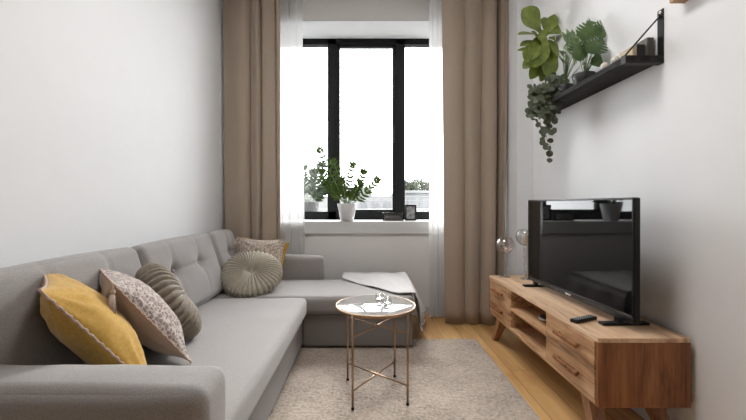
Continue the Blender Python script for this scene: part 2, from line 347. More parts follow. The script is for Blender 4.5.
# ------------------------------------------------------------------ outside
def build_out(name, label, bs, col, win_rects=(), wcol=(0.25, 0.27, 0.30), Y=0):
    e = empty(name, (bs[0][0], bs[0][2], bs[0][4]), label=label, cat='building'); o = Vector(e.location)
    bm = boxes(*[(b[0]-o.x, b[1]-o.x, b[2]-o.y, b[3]-o.y, b[4]-o.z, b[5]-o.z) for b in bs])
    obj('wall', bm, mat(name+'_plaster', col, 0.9), e, smooth=False)
    wm = mat(name+'_window', wcol, 0.3)
    for (x0, x1, z0, z1) in win_rects:
        obj('window', boxes((x0-o.x, x1-o.x, Y-0.06-o.y, Y+0.05-o.y, z0-o.z, z1-o.z)), wm, e, smooth=False)
    return e
def rx(px, Y): return (px-VX)*Y/FPX
def rz(py, Y): return EYE-(py-VY)*Y/FPX
b1 = build_out('rooftop_block', 'low pale building with a flat terrace roof outside the centre pane',
    [(rx(318, 16), rx(398, 16), 16, 22, -8, rz(196, 16)), (rx(343, 17), rx(372, 17), 17, 20, rz(197, 17), rz(187, 17))], (0.115, 0.113, 0.112),
    [(rx(a, 16), rx(a+6, 16), rz(211, 16), rz(203, 16)) for a in (348, 360, 372, 384)], (0.07, 0.072, 0.075), 16)
b2 = build_out('long_house', 'long white building with a parapet below the trees outside the right pane',
    [(rx(400, 22), rx(470, 22), 22, 30, -8, rz(193, 22)), (rx(398, 22), rx(472, 22), 21.8, 30.2, rz(193, 22), rz(190.5, 22))], (0.115, 0.115, 0.115),
    [(rx(a, 22), rx(a+8, 22), rz(208, 22), rz(199, 22)) for a in (408, 420, 432)], (0.07, 0.072, 0.075), 22)
b3 = build_out('corner_house', 'pale building seen faintly through the left pane behind the plant',
    [(rx(240, 19), rx(316, 19), 19, 27, -8, rz(196, 19)), (rx(250, 20), rx(300, 20), 20, 26, rz(196, 20), rz(176, 20))], (0.118, 0.118, 0.118),
    [(rx(a, 19), rx(a+6, 19), rz(210, 19), rz(202, 19)) for a in (290, 300)], (0.07, 0.072, 0.075), 19)
bm = bmesh.new(); Yr = 14.0
for py in (197, 201): tube(bm, [(rx(330, Yr), Yr, rz(py, Yr)), (rx(470, Yr), Yr, rz(py, Yr))], 0.02, 6)
for px in range(332, 470, 7): tube(bm, [(rx(px, Yr), Yr, rz(197, Yr)), (rx(px, Yr), Yr, rz(212, Yr))], 0.015, 6)
box(bm, rx(300, Yr), rx(480, Yr), Yr-0.2, Yr+0.6, rz(216, Yr), rz(209, Yr))
tag(obj('roof_railing', bm, mat('pale_railing', (0.075, 0.077, 0.08), 0.6), smooth=False), 'pale metal railing along a flat roof outside the window', 'railing')
def crown(bm, c, r, n, leaf, seed):
    rnd = random.Random(seed)
    for _ in range(n):
        d = Vector((rnd.gauss(0, 1), rnd.gauss(0, 1), rnd.gauss(0, 1))).normalized()*r*rnd.uniform(0.35, 1)*(1+0.25*noise.noise(Vector((rnd.random()*4, seed, 0))))
        d.z *= 0.85; p = Vector(c)+d; a = Vector((rnd.gauss(0, 1), rnd.gauss(0, 1), rnd.gauss(0, 1))).normalized()*leaf; b = a.orthogonal().normalized()*leaf*0.6
        bm.faces.new([bm.verts.new(p+q) for q in (-a, -b, a, b)])
Yt = 38
for i, (px, py, r, lb) in enumerate(((401, 186, 0.9, 'leafy dark green tree crown just right of the right window bar'), (411, 188.5, 0.85, 'smaller rounded tree in the middle of the right pane'),
        (419, 186, 1.0, 'broad leafy tree near the sheer curtain in the right pane'), (430, 187, 0.9, 'leafy tree mostly hidden behind the right sheer curtain'))):
    Yt = 38+4*i; r = r*Yt/38; base = Vector((rx(px, Yt), Yt, -8)); e = empty('tree', base, label=lb, cat='tree', group='trees beyond the roofs')
    bm = bmesh.new(); crown(bm, (0, 0, rz(py, Yt)+8), r, 900, 0.13, i+3); obj('foliage', bm, M['leaf_tree'], e, smooth=False, recalc=False)
    bm = bmesh.new(); tube(bm, [(0, 0, 0), (0.05, 0, rz(py, Yt)+8)], 0.18, 8, 0.07); obj('trunk', bm, M['bark'], e)
tag(obj('ground', boxes((-40, 40, 6, 80, -8.2, -8)), mat('street', (0.2, 0.2, 0.2), 0.9), smooth=False), kind='structure')

# ------------------------------------------------------------------ rug
def make_rug():
    x0, x1, y0, y1 = -0.66, 0.927, 0.95, 3.165; nx, ny = 120, 150; bm = bmesh.new(); R = []
    for j in range(ny+1):
        row = []
        for i in range(nx+1):
            u, v = i/nx, j/ny; x = x0+(x1-x0)*u; y = y0+(y1-y0)*v
            e = min(u*(x1-x0), (1-u)*(x1-x0), v*(y1-y0), (1-v)*(y1-y0)); edge = min(1, e/0.02)
            z = 0.004+0.018*math.sqrt(edge)+0.004*noise.noise(Vector((x*22, y*22, 0)))*edge+0.002*noise.noise(Vector((x*70, y*70, 3)))*edge
            x += 0.004*noise.noise(Vector((y*30, 5, 0)))*(1-edge)
            row.append(bm.verts.new((x, y, z)))
        R.append(row)
    for a, b in zip(R, R[1:]):
        for i in range(nx): bm.faces.new((a[i], a[i+1], b[i+1], b[i]))
    edges = [e for e in bm.edges if e.is_boundary]; r = bmesh.ops.extrude_edge_only(bm, edges=edges)
    for v in [g for g in r['geom'] if isinstance(g, bmesh.types.BMVert)]: v.co.z = 0.001
    return bm
tag(obj('rug', make_rug(), M['rug']), 'beige low-pile rug on the oak floor under the round side table', 'rug')

# ------------------------------------------------------------------ sofa
sofa = empty('corner_sofa', (-0.9, 2.4, 0.0), label='light grey corner sofa with buttoned back cushions and a chaise along the left wall', cat='sofa')
SO = Vector(sofa.location)
def sp(name, bm, m=None, parent=None):
    bm.transform(Matrix.Translation(-SO)) if parent is None else None
    return obj(name, bm, m or M['sofa'], parent or sofa)
def moved(bm, v): bm.transform(Matrix.Translation(Vector(v))); return bm
XB = -1.39
# base: an L
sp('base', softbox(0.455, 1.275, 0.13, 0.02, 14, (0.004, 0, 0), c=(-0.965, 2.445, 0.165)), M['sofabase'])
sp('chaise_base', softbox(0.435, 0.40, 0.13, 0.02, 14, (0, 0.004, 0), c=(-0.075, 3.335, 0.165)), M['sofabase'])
def sag(v, u):
    v = Vector(v)
    if u[2] > 0.5: v.z += 0.004*noise.noise(Vector((v.x*5, v.y*5, 1)))
    return v
sp('seat_cushion', softbox(0.415, 0.845, 0.07, 0.035, 24, (0.006, 0.0, 0.012), sag, c=(-0.875, 2.045, 0.365)))
sp('chaise_filler', softbox(0.20, 0.05, 0.06, 0.02, 6, c=(0.14, 3.64, 0.355))) if False else None
sp('chaise_cushion', softbox(0.83, 0.345, 0.07, 0.035, 24, (0.008, 0.010, 0.010), sag, c=(-0.46, 3.245, 0.365)))
# back frame behind the cushions
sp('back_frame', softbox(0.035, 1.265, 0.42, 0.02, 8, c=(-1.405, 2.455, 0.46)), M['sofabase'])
def tufted(hy, hz, hx, buttons, seed):
    def fn(v, u):
        v = Vector(v)
        if u[0] > 0.3:
            for (by, bz) in buttons:
                d = math.hypot(v.y-by, v.z-bz); v.x -= 0.050*math.exp(-(d/0.034)**2)+0.022*math.exp(-(d/0.09)**2)
                # creases running from the buttons to the edges
                v.x -= 0.012*math.exp(-((v.y-by)/0.014)**2)*(1 if abs(v.z-bz) > 0 else 0)*max(0, 1-abs(v.z-bz)/0.30)
                v.x -= 0.008*math.exp(-((v.z-bz)/0.014)**2)*max(0, 1-abs(v.y-by)/0.25)
            v.x += 0.006*noise.noise(Vector((v.y*6, v.z*6, seed)))
        return v
    return softbox(hx, hy, hz, 0.045, 46, (0.030, 0.008, 0.012), fn)
SL = math.atan2(0.145, 0.47)
for k, (ya, yb, btn) in enumerate(((1.215, 2.10, ((-0.17, 0.05), (0.17, 0.05))), (2.12, 3.08, ((-0.20, 0.04), (0.16, 0.04))), (3.10, 3.58, ((0.0, 0.04),)))):
    hy = (yb-ya)/2; c = Vector((-1.275, (ya+yb)/2, 0.672))
    o = obj('back_cushion', tufted(hy, 0.245, 0.066, btn, k), M['sofa'], sofa)
    o.location = c-SO; o.rotation_euler = (0, -SL, 0)
    for (by, bz) in btn:
        bm = bmesh.new(); lathe(bm, [(0, 0.008), (0.008, 0.006), (0.012, 0.0), (0.010, -0.006), (0, -0.007)], 14); bm.transform(Matrix.Rotation(PI/2, 4, 'Y')); moved(bm, (0.048, by, bz))
        obj('button', bm, M['sofa'], o)
def arm(yc, hy, x1):
    hx = (x1-(-1.34))/2
    def fn(v, u):
        v = Vector(v); v.z += 0.004*noise.noise(Vector((v.x*7, v.y*7, v.z*4))); return v
    return softbox(hx, hy, 0.308, 0.045, 20, (0.004, 0.012, 0.010), fn, c=(-1.34+hx, yc, 0.345))
sp('armrest', arm(1.09, 0.10, -0.435)); sp('armrest', arm(3.66, 0.075, -0.42))
def feet():
    bm = bmesh.new()
    for (x, y, z) in ((-0.56, 1.3, 0.024), (-1.33, 1.3, 0), (-0.56, 2.8, 0.024), (-1.33, 3.66, 0), (0.28, 3.03, 0.024), (0.28, 3.66, 0), (-0.5, 3.68, 0)): yield (x, y, z)
for (x, y, z) in feet():
    sp('foot', boxes((x-0.03, x+0.03, y-0.03, y+0.03, z, 0.045)), M['black'])

# ------------------------------------------------------------------ cushions
def pillow_bm(hw, hh, T, seed, n=44, dent=0.0, wr=0.006):
    bm = bmesh.new(); sheets = {}
    for s in (-1, 1):
        for j in range(n+1):
            for i in range(n+1):
                u, v = -math.cos(PI*i/n), -math.cos(PI*j/n)
                edge = i in (0, n) or j in (0, n)
                if edge and s == 1: sheets[(1, i, j)] = sheets[(-1, i, j)]; continue
                th = T*(max(0, 1-abs(u)**3)**0.66)*(max(0, 1-abs(v)**3)**0.66)*(0.82+0.18*(1-u*u)*(1-v*v))
                x = hw*u*(1-0.11*(1-v*v)); z = hh*v*(1-0.11*(1-u*u))
                q = 1-0.0
                wrk = wr*fbm((x, s*0.3+seed, z), 7)*min(1, th/(0.4*T))
                # folds running in from the corners
                for cx, cz in ((-1, -1), (-1, 1), (1, -1), (1, 1)):
                    a = math.atan2(abs(v-cz), abs(u-cx)); d = math.hypot(u-cx, v-cz)
                    wrk += wr*0.9*math.sin(a*15+seed)*math.exp(-((d-0.45)/0.35)**2)*min(1, th/(0.4*T))
                th2 = th+wrk-(dent*math.exp(-((u)**2)/0.05)*max(0, v)**1.5 if dent else 0)
                sheets[(s, i, j)] = bm.verts.new((x, s*th2, z))
    for s in (-1, 1):
        for j in range(n):
            for i in range(n): bm.faces.new([sheets[(s, a, b)] for a, b in ((i, j), (i+1, j), (i+1, j+1), (i, j+1))])
    return bm
def perim(hw, hh, n=44):
    pts = []
    L = [(-math.cos(PI*i/n)) for i in range(n)]
    for v in L: pts.append((v, -1))
    for v in L: pts.append((1, v))
    for v in L: pts.append((-v, 1))
    for v in L: pts.append((-1, -v))
    return [Vector((hw*u*(1-0.11*(1-v*v)), 0, hh*v*(1-0.11*(1-u*u)))) for u, v in pts]
def braid(hw, hh, r):
    bm = bmesh.new(); pts = perim(hw, hh); n = len(pts)
    # resample uniformly, then a beaded tube
    out = []; 
    for i in range(n):
        a, b = pts[i], pts[(i+1) % n]; k = max(1, int((b-a).length/0.005))
        for q in range(k): out.append(a.lerp(b, q/k))
    m = len(out); rings = []
    for i, p in enumerate(out):
        d = (out[(i+1) % m]-out[i-1]).normalized(); y = Vector((0, 1, 0)); x = d.cross(y)
        rr = r*(1+0.35*math.sin(i*PI/2)); off = y*r*0.3*math.sin(i*PI/3)
        rings.append([bm.verts.new(p+off+(x*math.cos(2*PI*k/6)+y*math.sin(2*PI*k/6))*rr) for k in range(6)])
    for i in range(m):
        A, B = rings[i], rings[(i+1) % m]
        for k in range(6): bm.faces.new((A[k], A[(k+1) % 6], B[(k+1) % 6], B[k]))
    return bm
def tassel_bm(top, down, L, r=0.016):
    bm = bmesh.new(); top = Vector(top); d = Vector(down).normalized(); x = d.orthogonal().normalized(); y = d.cross(x)
    tube(bm, [top, top+d*0.02], 0.003, 6)
    c = top+d*0.028
    for k in range(7): tube(bm, [c-d*0.012+d*0.024*k/6, c-d*0.012+d*0.024*(k+1)/6], r*0.62*math.sin(PI*(k+0.7)/7.5), 10)
    for k in range(34):
        a = k*2.4; rr = math.sqrt(k/34)
        p0 = c+d*0.012+(x*math.cos(a)+y*math.sin(a))*r*0.5*rr; p1 = c+d*L+(x*math.cos(a)+y*math.sin(a))*r*rr*1.15
        tube(bm, [p0, p0.lerp(p1, 0.5)+(x*math.cos(a)+y*math.sin(a))*0.001, p1], 0.0022, 5)
    return bm
def square_cushion(label, c, normal, up, hw, hh, T, m, seed, trim=None, tassel=False, back=None, group=None, dent=0.0):
    e = empty('cushion', label=label, cat='cushion', group=group)
    orient(e, c, normal, up)
    o = obj('cover', pillow_bm(hw, hh, T, seed, dent=dent), m, e, recalc=True)
    if back:
        o.data.materials.append(back)
        for p in o.data.polygons:
            if p.center.y > 0: p.material_index = 1
    if trim: obj('braid_trim', braid(hw, hh, 0.0045), trim, e)
    if tassel:
        inv = e.matrix_world.to_3x3().inverted()
        for (a, b) in ((-1, -1), (-1, 1), (1, -1), (1, 1)):
            dn = inv @ Vector((0.02, -0.10, -1)) 
            if (a, b) in tassel: obj('tassel', tassel_bm((a*hw*1.0, 0, b*hh*1.0), dn if tassel[(a, b)] is None else inv @ Vector(tassel[(a, b)]), 0.085), trim or m, e)
    return e
square_cushion('mustard yellow velvet cushion with a braided edge leaning in the near sofa corner', (-1.062, 1.455, 0.678), (0.61, 0.52, 0.60), (-0.456, -0.39, 0.80), 0.255, 0.26, 0.094, M['mustard'], 2.0, trim=M['trim'])
square_cushion('blush patterned velvet cushion with a corner tassel between the mustard and round taupe cushions', (-1.030, 1.715, 0.658), (0.61, 0.53, 0.60), (-0.42, -0.42, 0.80), 0.23, 0.24, 0.095, M['pattern'], 5.0, trim=M['trim'], back=M['blush'], tassel={(-1, 1): (0.10, -0.30, -1)})
def round_cushion(label, c, normal, up, R, T, m, pleats=20, group=None):
    e = empty('round_cushion', label=label, cat='cushion', group=group); orient(e, c, normal, up)
    bm = bmesh.new(); prof = []
    n = 18
    for i in range(n+1):                                     # front half: centre dimple to rim, then back
        t = i/n; ang = t*PI/2
        r = R*(math.sin(ang)**0.85); y = T*(math.cos(ang)**0.7)-0.050*math.exp(-(r/0.035)**2)-0.016*math.exp(-(r/0.09)**2)
        prof.append((r if i else 0, y))
    prof = prof+[(r, -y) for r, y in prof[-2::-1]]
    def fn(p, a, j):
        r = math.hypot(p.x, p.y); f = min(1, r/(0.35*R)); s = math.sin(pleats*a+1.2*math.sin(3*a)+2.5*math.sin(r*9)*0.4)
        d = 0.012*f*(abs(s)**0.8*2-1)+0.004*math.sin(a*3+1)
        nr = Vector((p.x/R, p.y/R, 2.2*p.z/T*0.6)).normalized(); return p+nr*d
    lathe(bm, prof, 264, fn=fn); bm.transform(Matrix.Rotation(PI/2, 4, 'X'))
    obj('cover', bm, m, e)
    for s in (-1, 1):
        bm = bmesh.new(); lathe(bm, [(0, 0.010), (0.010, 0.008), (0.016, 0.001), (0.014, -0.006), (0, -0.007)], 18); bm.transform(Matrix.Rotation(s*PI/2, 4, 'X')); moved(bm, (0, s*(T-0.058), 0)); obj('button', bm, m, e)
    return e
round_cushion('round taupe pleated velvet cushion leaning on the backrest behind the tasselled cushion', (-1.04, 1.97, 0.640), (0.72, 0.50, 0.50), (-0.60, 0, 0.8), 0.215, 0.085, M['olive'])
round_cushion('round cream pleated cushion propped before the patterned cushion at the far sofa end', (-0.955, 3.10, 0.575), (0.10, -0.60, 0.80), (0, 0.5, 0.8), 0.237, 0.082, M['cream'])
square_cushion('beige patterned velvet cushion with tassels behind the round cream cushion', (-0.985, 3.40, 0.638), (0.06, -0.92, 0.36), (0.03, 0.3, 0.9), 0.225, 0.215, 0.085, M['pattern2'], 8.0, trim=M['trim'], tassel={(1, -1): (1, -0.2, -0.25), (-1, 1): (-0.3, -0.3, -1)})
square_cushion('mustard cushion mostly hidden behind the beige patterned cushion at the far armrest', (-0.985, 3.50, 0.612), (0.0, -0.94, 0.28), (0.12, 0.25, 0.9), 0.225, 0.215, 0.06, M['mustard'], 11.0)

# ------------------------------------------------------------------ throw on the chaise
def make_throw():
    bm = bmesh.new(); rows = []; NU, NV = 70, 60
    ztop = 0.443; xe = 0.372
    for j in range(NV+1):
        v = j/NV; row = []                                   # v: from near to far (Y)
        for i in range(NU+1):
            u = i/NU; xs = -0.23+0.56*v*0                    # start of the cloth on the chaise
            Y0 = 2.98+0.70*(1-u)**1.1 if u < 0.55 else 2.98+0.70*0.45**1.1*(max(0, (1-u)/0.45))**1.0
            Y0 = 3.55-0.60*min(1, u/0.50)**0.85
            Y = Y0+(3.72-Y0)*v
            s = u*(0.98)                                      # arc length from the left edge
            on = 0.62
            if s < on:
                x = -0.235+s; z = ztop+0.006+0.014*math.sin(PI*min(1, v*1.1))*(0.4+0.6*v)+0.004*math.sin(x*24+v*5)
                z += 0.024*v
            else:
                t = s-on; k = min(1, t/0.05)
                flare = 0.01+0.50*t*(0.12+0.88*v)
                x = xe+0.010*k+flare*k; z = ztop+0.024*v+0.004-t*(0.70+0.22*v)-0.01*k
                x += 0.014*math.sin(v*17+1.0)*min(1, t/0.15)
            z = max(z, 0.03)
            row.append(bm.verts.new((x, Y, z+0.002*noise.noise(Vector((x*30, Y*30, 0))))))
        rows.append(row)
    for a, b in zip(rows, rows[1:]):
        for i in range(NU): bm.faces.new((a[i], a[i+1], b[i+1], b[i]))
    end = [r[-1].co.copy() for r in rows]; return bm, end
bmT, hem = make_throw()
th = empty('throw_blanket', (0.1, 3.4, 0.45), label='pale grey woven throw draped over the right end of the chaise', cat='blanket')
moved(bmT, (-0.1, -3.4, -0.45)); o = obj('cloth', bmT, M['throw'], th, recalc=False); s_ = o.modifiers.new('s', 'SOLIDIFY'); s_.thickness = 0.007; s_.offset = 1
bm = bmesh.new()
for k in range(0, len(hem), 2):
    p = hem[k]-Vector((0.1, 3.4, 0.45)); tube(bm, [p, p+Vector((0.006, 0, -0.02)), p+Vector((0.012, 0.002, -0.04))], 0.004, 5, 0.006)
obj('fringe', bm, M['paper'], th)

# ------------------------------------------------------------------ side table
TX, TY, TZ, TR = 0.051, 2.262, 0.55, 0.237
table = empty('side_table', (TX, TY, 0.022), label='round side table with glossy veined top and thin gold legs on the rug', cat='table')
bm = bmesh.new(); lathe(bm, [(0, TZ-0.022-0.012), (TR-0.006, TZ-0.034), (TR-0.003, TZ-0.030), (TR-0.003, TZ-0.024), (TR-0.005, TZ-0.022), (0, TZ-0.022)], 72)
obj('table_top', bm, M['veined_reflections'], table)
bm = bmesh.new(); lathe(bm, [(TR-0.006, TZ-0.038), (TR+0.003, TZ-0.038), (TR+0.003, TZ-0.0235), (TR-0.002, TZ-0.0235), (TR-0.002, TZ-0.033), (TR-0.006, TZ-0.033), (TR-0.006, TZ-0.038)], 72)
obj('rim', bm, M['gold'], table)
corners = [(-0.130, -0.20), (0.178, -0.152), (0.130, 0.195), (-0.175, 0.145)]
corners = [Vector(c).to_3d() for c in corners]
for c in corners:
    bm = bmesh.new(); tube(bm, [(c.x, c.y, 0.004), (c.x, c.y, TZ-0.030)], 0.0065, 12); lg = obj('leg', bm, M['gold'], table)
    bm = bmesh.new(); tube(bm, [(c.x, c.y, 0.0), (c.x, c.y, 0.012)], 0.009, 12); obj('foot_pad', bm, M['black'], lg)
bm = bmesh.new()
ring = [corners[i].copy() for i in range(4)]
for i in range(4):
    pass
lathe(bm, [(TR-0.03, TZ-0.046), (TR-0.012, TZ-0.046), (TR-0.012, TZ-0.035), (TR-0.03, TZ-0.035), (TR-0.03, TZ-0.046)], 60)
obj('support_ring', bm, M['gold'], table)
for z in (0.40, 0.105):
    for a, b in ((0, 2), (1, 3)):
        bm = bmesh.new(); dz = 0.004 if a else -0.004; tube(bm, [corners[a]+Vector((0, 0, z+dz)), corners[b]+Vector((0, 0, z+dz))], 0.005, 10); obj('crossbar', bm, M['gold'], table)
def tealight(x, y, label):
    e = empty('tealight_holder', (x, y, TZ), label=label, cat='candle holder', group='glass tealight holders on the side table')
    bm = bmesh.new(); lathe(bm, [(0, 0.0005), (0.021, 0.0005), (0.023, 0.006), (0.0265, 0.058), (0.0250, 0.058), (0.0215, 0.018), (0, 0.015)], 28); obj('cup', bm, M['glass'], e)
    bm = bmesh.new(); lathe(bm, [(0, 0.016), (0.019, 0.016), (0.0195, 0.028), (0.018, 0.028), (0, 0.027)], 24); obj('tealight', bm, M['silver'], e)
tealight(0.078, 2.285, 'small clear glass tealight holder on the side table, the rear one of two')
tealight(0.121, 2.185, 'small clear glass tealight holder on the side table, the front one nearer the edge')

# ------------------------------------------------------------------ TV stand
X0, X1, Y0, Y1, Z0, Z1 = 1.054, 1.476, 1.71, 3.235, 0.222, 0.54
st = empty('tv_stand', (X0, Y0, 0), label='long low reclaimed wood TV stand with drawers along the right wall', cat='tv stand')
def stp(name, bs, m=None, parent=None, bv=0.003):
    bm = boxes(*[(a-X0, b-X0, c-Y0, d-Y0, e, f) for a, b, c, d, e, f in bs]); o = obj(name, bm, m or M['oak'], parent or st, smooth=False)
    if bv: bevel(o, bv)
    return o
YD1, YD2 = 2.77, 2.20
stp('top_panel', [(X0, X1, Y0+0.0, Y1, Z1-0.022, Z1)], M['oak_lit'])
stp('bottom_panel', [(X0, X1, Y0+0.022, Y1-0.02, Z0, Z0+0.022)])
stp('end_panel', [(X0+0.001, X1, Y0-0.002, Y0+0.022, Z0, Z1-0.0215)], M['oak_shaded']); stp('end_panel', [(X0, X1, Y1-0.022, Y1, Z0, Z1-0.022)], M['oak_shaded'])
stp('back_panel', [(X1-0.012, X1-0.001, Y0+0.022, Y1-0.022, Z0+0.022, Z1-0.022)], M['oak_shaded'])
for yd in (YD1, YD2): stp('divider', [(X0+0.001, X1-0.013, yd-0.011, yd+0.011, Z0+0.022, Z1-0.022)])
zm = (Z0+Z1)/2
stp('inner_shelf', [(X0+0.002, X1-0.013, YD2+0.011, YD1-0.011, zm-0.01, zm+0.01)])
rnd = random.Random(3)
for (ya, yb) in ((Y0+0.024, YD2-0.013), (YD1+0.013, Y1-0.024)):
    for (za, zb_) in ((Z0+0.024, zm-0.002), (zm+0.002, Z1-0.024)):
        d = stp('drawer', [(X0-0.002, X0+0.018, ya, yb, za, zb_), (X0+0.018, X1-0.03, ya+0.01, yb-0.01, za+0.005, za+0.015), (X0+0.018, X1-0.03, ya+0.01, ya+0.02, za+0.005, zb_-0.02), (X0+0.018, X1-0.03, yb-0.02, yb-0.01, za+0.005, zb_-0.02)], M['oak'])
        yc, zc, hl = (ya+yb)/2, (za+zb_)/2, (yb-ya)*0.25
        bm = bmesh.new()
        box(bm, -0.030, -0.016, yc-hl-Y0, yc+hl-Y0, zc-0.010, zc+0.010); box(bm, -0.017, -0.002, yc-hl+0.012-Y0, yc-hl+0.035-Y0, zc-0.008, zc+0.008); box(bm, -0.017, -0.002, yc+hl-0.035-Y0, yc+hl-0.012-Y0, zc-0.008, zc+0.008)
        bevel(obj('handle', bm, M['oak_shaded'], d, smooth=False), 0.003)
for (yt, yf) in ((Y0+0.16, Y0+0.045), (Y1-0.16, Y1-0.045)):
    for (xt, xf) in ((X0+0.05, X0+0.012), (X1-0.10, X1-0.06)):
        bm = bmesh.new(); a, b = 0.040, 0.026
        hexa(bm, [(xf-X0-0.0+q[0]*b, yf-Y0+q[1]*b, 0.0) for q in ((0, -1), (1.6, -1), (1.6, 1), (0, 1))], [(xt-X0+q[0]*a, yt-Y0+q[1]*a, Z0-0.001) for q in ((-0.6, -1), (1.4, -1), (1.4, 1), (-0.6, 1))])
        bevel(obj('leg', bm, M['oak_leg'], st, smooth=False), 0.003)
    stp('leg_rail', [(X0+0.07, X1-0.13, yt-0.015, yt+0.015, Z0-0.045, Z0-0.001)], M['oak_leg'])

# ------------------------------------------------------------------ television
A, B = Vector((1.264, 1.775, 0)), Vector((1.236, 2.87, 0)); L_ = (B-A).length; ang = math.atan2((B-A).y, (B-A).x)
tv = empty('television', (A.x, A.y, Z1), label='large black flat screen television on the wooden TV stand', cat='television'); tv.rotation_euler = (0, 0, ang-PI/2)
TB, TT = 0.040, 0.644
# local: y along the width, x to the wall, z up
ho = softbox(0.017, L_/2, (TT-TB)/2, 0.008, 4, c=(0.017, L_/2, (TT+TB)/2)); obj('housing', ho, M['black'], tv)
bulge = softbox(0.022, L_*0.36, 0.20, 0.02, 6, c=(0.048, L_/2, 0.30)); obj('rear_cover', bulge, M['black'], tv)
o = obj('screen', boxes((-0.0016, 0.001, 0.011, L_-0.011, TB+0.030, TT-0.011)), M['screen'], tv, smooth=False)
bz = obj('bezel', boxes((-0.004, 0.001, 0, 0.010, TB, TT), (-0.004, 0.001, L_-0.010, L_, TB, TT), (-0.004, 0.001, 0, L_, TT-0.010, TT), (-0.005, 0.001, 0, L_, TB, TB+0.029)), mat('tv_bezel', (0.007, 0.007, 0.008), 0.25, Specular_IOR_Level=0.3), tv, smooth=False); bevel(bz, 0.0015)
bm = bmesh.new(); box(bm, -0.007, -0.004, -0.03, 0.03, -0.006, 0.006); moved(bm, (0, L_*0.50, TB+0.014)); bevel(obj('badge', bm, M['silver'], tv, smooth=False), 0.002)
for yy in (0.13, L_-0.03-0.05):
    bm = bmesh.new()
    box(bm, -0.075, 0.165, yy-0.022, yy+0.022, 0.0005, 0.014); box(bm, 0.004, 0.03, yy-0.018, yy+0.018, 0.012, TB+0.004)
    bevel(obj('foot', bm, M['black'], tv, smooth=False), 0.004)
# remote
rem = empty('remote_control', P(591, 320.5, 1.0), label='black remote control lying on the TV stand before the television', cat='remote')
rem.location = (1.135, 1.965, Z1); rem.rotation_euler = (0, 0, math.radians(-64))
obj('body', softbox(0.022, 0.082, 0.009, 0.006, 6, c=(0, 0, 0.0098)), M['black'], rem)
bm = bmesh.new()
for i in range(3):
    for j in range(7): lathe(bm, [(0, 0.0205), (0.003, 0.0203), (0.0035, 0.018)], 8, c=(-0.012+0.012*i, -0.06+0.018*j, 0))
obj('button_set', bm, mat('remote_buttons', (0.35, 0.35, 0.36), 0.5), rem)
# dish in the open compartment
pc = (1.20, 2.45, zm+0.01)
e = empty('round_box', pc, label='small round dark device with a pale rim on the inner shelf of the TV stand', cat='router')
bm = bmesh.new(); lathe(bm, [(0, 0), (0.055, 0), (0.068, 0.008), (0.070, 0.022), (0.060, 0.028), (0, 0.030)], 40); obj('body', bm, M['black'], e)
bm = bmesh.new(); lathe(bm, [(0.0695, 0.009), (0.0725, 0.010), (0.0735, 0.018), (0.0712, 0.021), (0.0695, 0.019), (0.0695, 0.009)], 40); obj('rim', bm, mat('pale_rim', (0.7, 0.7, 0.7), 0.3), e)

# ------------------------------------------------------------------ goblet candle holders
def goblet(loc, h, R, label, m, candle=True, twist=True):
    e = empty('goblet_candle_holder', loc, label=label, cat='candle holder', group=None)
    zb_ = h-1.72*R
    bm = bmesh.new(); lathe(bm, [(0, 0.0005), (0.042, 0.0005), (0.044, 0.004), (0.030, 0.010), (0.010, 0.018), (0.008, 0.03), (0, 0.032)], 32); obj('base', bm, M['stemglass'], e)
    bm = bmesh.new(); prof = [(0.0, 0.028), (0.008, 0.03)]
    n = 30
    for i in range(n+1):
        t = i/n; r = 0.009+0.007*t+0.004*abs(math.sin(t*PI*4)); prof.append((r, 0.032+(zb_-0.034)*t))
    prof.append((0, zb_-0.002)); lathe(bm, prof, 20, fn=lambda p, a, j: p*1.0 if True else p)
    obj('stem', bm, M['stemglass'], e)
    bm = bmesh.new(); out = []; inn = []
    for i in range(19):
        a = -PI/2+(PI/2+0.80)*i/18; out.append((max(0, R*math.cos(a)), zb_+R+R*math.sin(a)*1.0)); inn.append((max(0, (R-0.0025)*math.cos(a)), zb_+R+(R-0.0025)*math.sin(a)))
    lathe(bm, out+inn[::-1], 40); obj('bowl', bm, m, e)
    if candle:
        bm = bmesh.new(); lathe(bm, [(0, zb_+0.006), (0.020, zb_+0.012), (0.0285, zb_+0.02), (0.029, zb_+0.09), (0.026, zb_+0.093), (0, zb_+0.090)], 28); cd = obj('candle', bm, M['candle'], e)
        bm = bmesh.new(); tube(bm, [(0, 0, zb_+0.088), (0.001, 0, zb_+0.103)], 0.0012, 6); obj('wick', bm, M['black'], cd)
goblet((1.165, 3.165, Z1), 0.325, 0.076, 'rose tinted glass goblet candle holder at the far corner of the TV stand', M['pinkglass'], candle=False)
goblet((1.300, 3.07, Z1), 0.405, 0.078, 'tall clear glass goblet with a cream candle partly behind the television', M['glass'])

